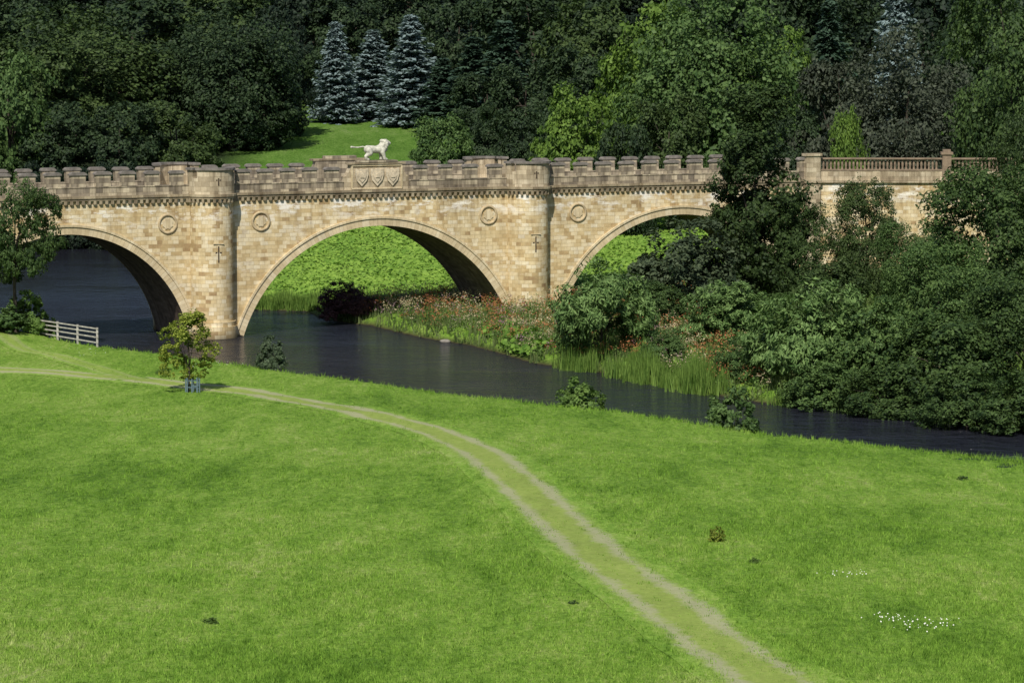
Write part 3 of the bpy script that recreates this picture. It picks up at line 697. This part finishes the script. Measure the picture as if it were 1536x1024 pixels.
for i,(px,w_) in enumerate([(1290,70),(1340,90),(1392,110),(1445,100),(1500,130),(1560,130)]):
    xx=(px-768)/F*168; yy_=float(np.interp(xx,NX,NY))-1.8; zg=hz(xx,yy_)
    yt=23+(H-zg)*5000/yy_-[16,22,26,24,32,34][i]
    T('round_shrub','low dark nettle bush on the near bank at the right frame edge','bush',px,yt,yy_,w_,'near','shrub',i%2,'dark nettle bushes on the near bank')
for i,(px,py) in enumerate([(1075,812),(1132,845),(318,935),(245,560),(1445,720),(860,905)]):
    x,y,z=ground(px,py)
    T('weed_clump',['brown green dock plant in the field right of the track','small dark weed below the dock plant in the field','dark green weed at the lower left of the field','low weed beside the track left of the guarded tree','small weed in the field at far right','small weed right beside the track in the lower field'][i],'plant',px,py-[24,11,12,12,8,8][i],y,[28,18,28,26,20,16][i],['yell','fresh','fresh','fresh','mid','mid'][i],'shrub',i%2)
x,y,z=ground(289,588)
gd=empty('tree_guard',(x,y,z)); tag(gd,'blue grey slatted tree guard round the small tree trunk','tree guard')
for i in range(8):
    a=2*math.pi*i/8; m_=MB(); m_.box(.42*math.cos(a)-.035,.42*math.cos(a)+.035,.42*math.sin(a)-.035,.42*math.sin(a)+.035,-.1,.85+.05*(i%2)); m_.build('post',M['guard'],gd)
for zz in (.3,.7):
    m_=MB(); m_.arcblock(0,0,.36,.39,zz,zz+.06,0,359.9,20); m_.build('hoop',M['guard'],gd)
fx=empty('wooden_fence',(0,0,0)); tag(fx,'short pale wooden post and rail fence on the left river bank','fence')
A=Vector((*unproj(58,500,1.6),0)); B=Vector((*unproj(146,517,.9),0))
A.y=234.0; A.x=atY(58,500,A.y)[0]; B.y=228.5; B.x=atY(146,515,B.y)[0]
za,zb_=hz(A.x,A.y),hz(B.x,B.y); fx.location=(A.x,A.y,za)
D=B-A; 
def fp(u,z): p=A+D*u; gz=za+(zb_-za)*u; return Vector((p.x-A.x,p.y-A.y,gz+z-za))
for u in (0,.33,.67,1.):
    m_=MB(); p=fp(u,0); m_.box(p.x-.07,p.x+.07,p.y-.07,p.y+.07,p.z-.3,p.z+1.3); m_.build('post',M['wood'],fx)
for zz in (.3,.62,.92,1.2):
    m_=MB(); a=fp(-.02,zz);b_=fp(1.02,zz+random.uniform(-.05,.05)); m_.add([a+Vector((0,-.1,-.045)),b_+Vector((0,-.1,-.045)),b_+Vector((0,-.1,.045)),a+Vector((0,-.1,.045)),a+Vector((0,-.05,-.045)),b_+Vector((0,-.05,-.045)),b_+Vector((0,-.05,.045)),a+Vector((0,-.05,.045))],[(0,1,2,3),(7,6,5,4),(3,2,6,7),(0,4,5,1)]); m_.build('rail',M['wood'],fx)
for i,(px,py,s_) in enumerate([(668,513,.30),(683,511,.2),(575,487,.25)]):
    x,y=unproj(px,py,0); rg=random.Random(i); vs=[];n=8;mm=5
    m_=MB()
    for j in range(mm+1):
        ph=-math.pi/2+math.pi*j/mm
        for q in range(n):
            a=2*math.pi*q/n; rr=s_*rg.uniform(.8,1.1); vs.append((rr*1.4*math.cos(ph)*math.cos(a),rr*math.cos(ph)*math.sin(a),rr*.6*math.sin(ph)))
    m_.add(vs,[(j*n+q,j*n+(q+1)%n,(j+1)*n+(q+1)%n,(j+1)*n+q) for j in range(mm) for q in range(n)])
    o=m_.build('rock',M['stone'],None,True); o.location=(x,y,.05); tag(o,['pale rock at the water edge below the right tower','small rock just right of the pale rock','small rock at the water under the middle arch'][i],'rock')
# ---------------------------------------------------------------- stuff
rng=np.random.default_rng(3)
def pdist(L,X,Y):
    d=np.full(X.shape,1e9)
    for i in range(len(L)-1):
        x0,y0=L[i].x,L[i].y;x1,y1=L[i+1].x,L[i+1].y;dx,dy=x1-x0,y1-y0
        t=np.clip(((X-x0)*dx+(Y-y0)*dy)/(dx*dx+dy*dy),0,1); d=np.minimum(d,np.hypot(X-x0-t*dx,Y-y0-t*dy))
    return d
def blades(X,Y,Z,h,wd,nb,lean,spread):
    n=len(X); X=np.repeat(X,nb)+rng.normal(size=n*nb)*spread; Y=np.repeat(Y,nb)+rng.normal(size=n*nb)*spread; Z=np.repeat(Z,nb)
    hh=np.repeat(h,nb)*rng.uniform(.6,1.2,n*nb); th=rng.uniform(0,6.283,n*nb); ln=rng.uniform(0,lean,n*nb)*hh; ph=rng.uniform(0,6.283,n*nb)
    ww=wd*rng.uniform(.7,1.3,n*nb)
    a=np.stack([X-ww*np.cos(th),Y-ww*np.sin(th),Z-.02],1); b=np.stack([X+ww*np.cos(th),Y+ww*np.sin(th),Z-.02],1)
    c=np.stack([X+ln*np.cos(ph),Y+ln*np.sin(ph),Z+hh],1)
    Vv=np.stack([a,b,c],1).reshape(-1,3); return Vv,np.arange(len(Vv)).reshape(-1,3)
def stuff(name,Vv,Fc,mat,label,cat):
    o=link(bpy.data.objects.new(name,npmesh(name,Vv,Fc,mat))); tag(o,label,cat,kind='stuff'); return o
n=165000
u=rng.random(n); Yt=1/(1/84.-u*(1/84.-1/238.)); Xt=rng.uniform(-.18,.18,n)*Yt
d=sdist(Xt,Yt); Nl=np.interp(Xt,NX,NY); k=(d>.5)&(Yt<Nl)
pd=pdist(PL,Xt,Yt)+rng.normal(size=len(Xt))*.28; rut=np.abs(pd-.85)<.42; mid=pd<.5; k&=~(rut&(rng.random(n)<.52)); k&=~(mid&(rng.random(n)<.4)); Xt,Yt,d,pd=Xt[k],Yt[k],d[k],pd[k]
Zt=hgt(Xt,Yt,d)
patch=np.sin(Xt*.61+2*np.sin(Yt*.13))*np.sin(Yt*.23+1.5*np.sin(Xt*.31))
rt=ss(20,27,Xt)*(d<5)
hh=.035+.05*rng.random(len(Xt))+.035*(patch>.2)+.13*(rng.random(len(Xt))<.05)+.20*(d<3)*rng.random(len(Xt))+.35*rt*rng.random(len(Xt)); hh=np.where(pd<1.2,hh*.5,hh)
Vv,Fc=blades(Xt,Yt,Zt,hh,.019,4,.9,.07)
stuff('grass',Vv,Fc,mat_blade(),'short bright green pasture grass covering the near field','grass')
P=[]
for (cx,cy,w_,h_,n) in [(1270,862,40,5,24),(1385,938,60,10,50),(1330,930,40,7,18),(330,542,80,10,34),(130,528,60,8,18)]:
    for i in range(n):
        px=cx+random.gauss(0,.5)*w_; py=cy+random.gauss(0,.5)*h_
        x,y,z=ground(px,py) if py>600 else (*unproj(px,py,1.),0)
        P.append((x,y,hz(x,y)+.10))
P=np.array(P); s_=.018*rng.uniform(.5,1.6,(len(P),1)); U=np.array([[1,0,0]])*s_;Vd=np.array([[0,.6,.8]])*s_
Vv=np.stack([P-U,P-Vd,P+U,P+Vd],1).reshape(-1,3); stuff('clover_flowers',Vv,quads(Vv),mat_plain('white_petals',(.62,.62,.55)),'tiny white flowers scattered in the grass','flowers')
def discs(X,Y,Z,r,tilt=.5):
    n=len(X); P=np.stack([X,Y,Z],1); nr=nrmz(np.stack([rng.normal(size=n)*tilt,rng.normal(size=n)*tilt-.3,np.ones(n)],1))
    u=nrmz(np.cross(nr,rng.normal(size=(n,3)))); v=np.cross(nr,u); r=r[:,None]; vs=[P-nr*r*.15]
    for i in range(6): a=i*math.pi/3; vs.append(P+(u*math.cos(a)+v*math.sin(a))*r)
    Vv=np.stack(vs,1).reshape(-1,3); b=np.arange(n)[:,None]*7
    F_=np.concatenate([b+np.array([[0,i+1,(i+1)%6+1]]) for i in range(6)],0); return Vv,F_
n=95000; Xt=rng.uniform(-30,44,n); Yt=rng.uniform(263,338,n); d=sdist(Xt,Yt); k=(d>1); Xt,Yt,d=Xt[k],Yt[k],d[k]
bs=(Xt-X0)*-math.sin(TH)+(Yt-Y0)*math.cos(TH); k=bs>8.2; Xt,Yt,d=Xt[k],Yt[k],d[k]
Zt=hgt(Xt,Yt,d)+rng.uniform(.05,.28,len(Xt))+.08*np.sin(Xt*.9)*np.sin(Yt*.8)
Vv,Fc=discs(Xt,Yt,Zt,rng.uniform(.07,.20,len(Xt)),.4)
stuff('meadow_leaves',Vv,Fc,mat_leaf('meadow_leaf_green',(.12,.23,.03),(.24,.37,.06),.3,.3),'broad leaved bright green meadow plants behind the bridge','ground cover')
def bank(n,x0,x1,y0,y1,dmin,dmax,seed_scale,thr,off):
    X=rng.uniform(x0,x1,n); Y=rng.uniform(y0,y1,n); d=sdist(X,Y); Nl=np.interp(X,NX,NY)
    pat=np.sin(X*seed_scale+off)*np.sin(Y*seed_scale*1.3+off*2)+.4*np.sin(X*2.1*seed_scale+off*3)
    t_=(X-X0)*-math.sin(TH)+(Y-Y0)*math.cos(TH); s__=(X-X0)*math.cos(TH)+(Y-Y0)*math.sin(TH)
    k=(d>dmin)&(d<dmax)&(Y>Nl+3)&(pat>thr)&~((np.abs(s__)>11)&(t_>-.3)&(t_<8)); X,Y,d=X[k],Y[k],d[k]; return X,Y,hgt(X,Y,d)
X,Y,Z=bank(22000,-14,60,185,268,.0,60,.5,-2,0)
Vv,Fc=blades(X,Y,Z,rng.uniform(.4,1.0,len(X)),.05,4,.5,.12)
stuff('bank_grass',Vv,Fc,mat_leaf('bank_grass_green',(.055,.095,.025),(.18,.22,.08),.3,.4),'long mixed grass on the far river bank','grass')
def clumps(X,Y,Z,h,r,nf,ls,asp=1.6,vert=.2):
    cen=np.stack([X,Y,Z+h],1); rad=np.full(len(X),r)*rng.uniform(.6,1.3,len(X))
    pos,u,v=leaves(cen,rad,nf,ls,asp,cen-np.array([0,0,1.]),vert,1.1)
    Vv=np.stack([pos-v,pos+u-v*.1,pos+v,pos-u-v*.1],1).reshape(-1,3); Vv[:,2]=np.maximum(Vv[:,2],np.repeat(np.repeat(Z,nf),4)); return Vv,quads(Vv)
X,Y,Z=bank(9000,-14,50,190,266,.2,40,.45,-.5,.3); Vv,Fc=clumps(X,Y,Z,rng.uniform(.2,.9,len(X)),.45,16,.085)
stuff('bank_weeds',Vv,Fc,mat_leaf('bank_weed_green',(.05,.105,.02),(.16,.24,.06),.3,.35),'bushy mixed green weeds on the far river bank','weeds')
for nm,lab,c1,c2,n,thr,off,dm,x1 in [('dock_plants','rust red dock seed heads on the far bank',(.20,.07,.03),(.46,.19,.08),8000,.12,1.,24,16),
        ('willowherb','purple pink flowering plants on the far bank',(.16,.09,.11),(.33,.20,.24),3200,.35,2.4,10,11),
        ('meadowsweet','cream seed heads of tall grass on the far bank',(.32,.27,.15),(.50,.42,.26),7000,.10,4.1,22,16)]:
    X,Y,Z=bank(n,-13,x1,203,266,.5,dm,.62,thr,off); Vv,Fc=clumps(X,Y,Z,rng.uniform(.8,1.35,len(X)),.28,8,.068,2.0,.5)
    stuff(nm,Vv,Fc,mat_leaf(nm+'_colour',c1,c2,.2,.8),lab,'weeds')
X,Y,Z=bank(9000,-2,12,205,245,.1,3.5,.7,.1,.4); Vv,Fc=discs(X,Y,Z+rng.uniform(.2,.7,len(X)),rng.uniform(.12,.28,len(X)))
stuff('bank_butterbur',Vv,Fc,mat_leaf('butterbur_green',(.06,.14,.015),(.18,.30,.05),.3),'large round leaved plants along the far water edge','ground cover')
Xs=[];Ys=[]
def reedband(pts,n,wd,clump=False):
    for i in range(n):
        j=random.randrange(len(pts)-1); u=random.random(); a=pts[j];b_=pts[j+1]
        x=a[0]+(b_[0]-a[0])*u
        if clump and math.sin(x*1.7)+math.sin(x*.73+1)<-.1+random.uniform(-.5,.5): continue
        Xs.append(x+random.gauss(0,.3)*wd); Ys.append(a[1]+(b_[1]-a[1])*u+random.uniform(-.2,1)*wd)
reedband([unproj(860,555),unproj(930,564),unproj(1000,578),unproj(1070,593)],1700,2.0,True)
reedband([unproj(1150,607),unproj(1250,614),unproj(1400,632),unproj(1536,650),unproj(1620,655)],110,.4,True)
nr_=len(Xs)
reedband([(-15.5,265.8),(-22.,268.3),(-27.,278.3)],700,1.6)
Xs=np.array(Xs);Ys=np.array(Ys); Zs=np.maximum(hgt(Xs,Ys),-.1)
hr=rng.uniform(1.0,2.0,len(Xs))*(.85+.25*np.sin(Xs*2.3)); hr[nr_:]*=.65
Vv,Fc=blades(Xs,Ys,Zs,hr,.045,7,.3,.13)
stuff('reeds',Vv,Fc,mat_leaf('reed_green',(.065,.13,.02),(.19,.29,.06),.35,.8),'upright green reeds standing along the water edges','reeds')
# ---------------------------------------------------------------- light, camera
S=Vector((-.20*math.cos(R(47)),-.98*math.cos(R(47)),math.sin(R(47)))).normalized()
sl=bpy.data.lights.new('sun','SUN'); sl.energy=5.; sl.angle=R(.5); sl.color=(1,.955,.87)
so=link(bpy.data.objects.new('sun',sl)); so.rotation_euler=S.to_track_quat('Z','Y').to_euler(); so.location=(0,0,100)
wd=bpy.data.worlds.new('World'); bpy.context.scene.world=wd; wd.use_nodes=True; nt=wd.node_tree; nt.nodes.clear()
sk=nt.nodes.new('ShaderNodeTexSky'); sk.sky_type='NISHITA'; sk.sun_disc=False; sk.sun_elevation=R(47); sk.sun_rotation=math.atan2(S.x,S.y)
bg=nt.nodes.new('ShaderNodeBackground'); bg.inputs[1].default_value=.10; wo=nt.nodes.new('ShaderNodeOutputWorld')
nt.links.new(sk.outputs[0],bg.inputs[0]); nt.links.new(bg.outputs[0],wo.inputs[0])
cam=bpy.data.cameras.new('camera'); cam.sensor_width=36; cam.lens=36*5000/1536.; cam.clip_start=1; cam.clip_end=5000
co_=link(bpy.data.objects.new('camera',cam)); co_.location=(0,0,H); co_.rotation_euler=(math.pi/2-PT,0,0)
sc_=bpy.context.scene; sc_.camera=co_; sc_.view_settings.view_transform='Standard'; sc_.view_settings.look='None'; sc_.view_settings.exposure=0
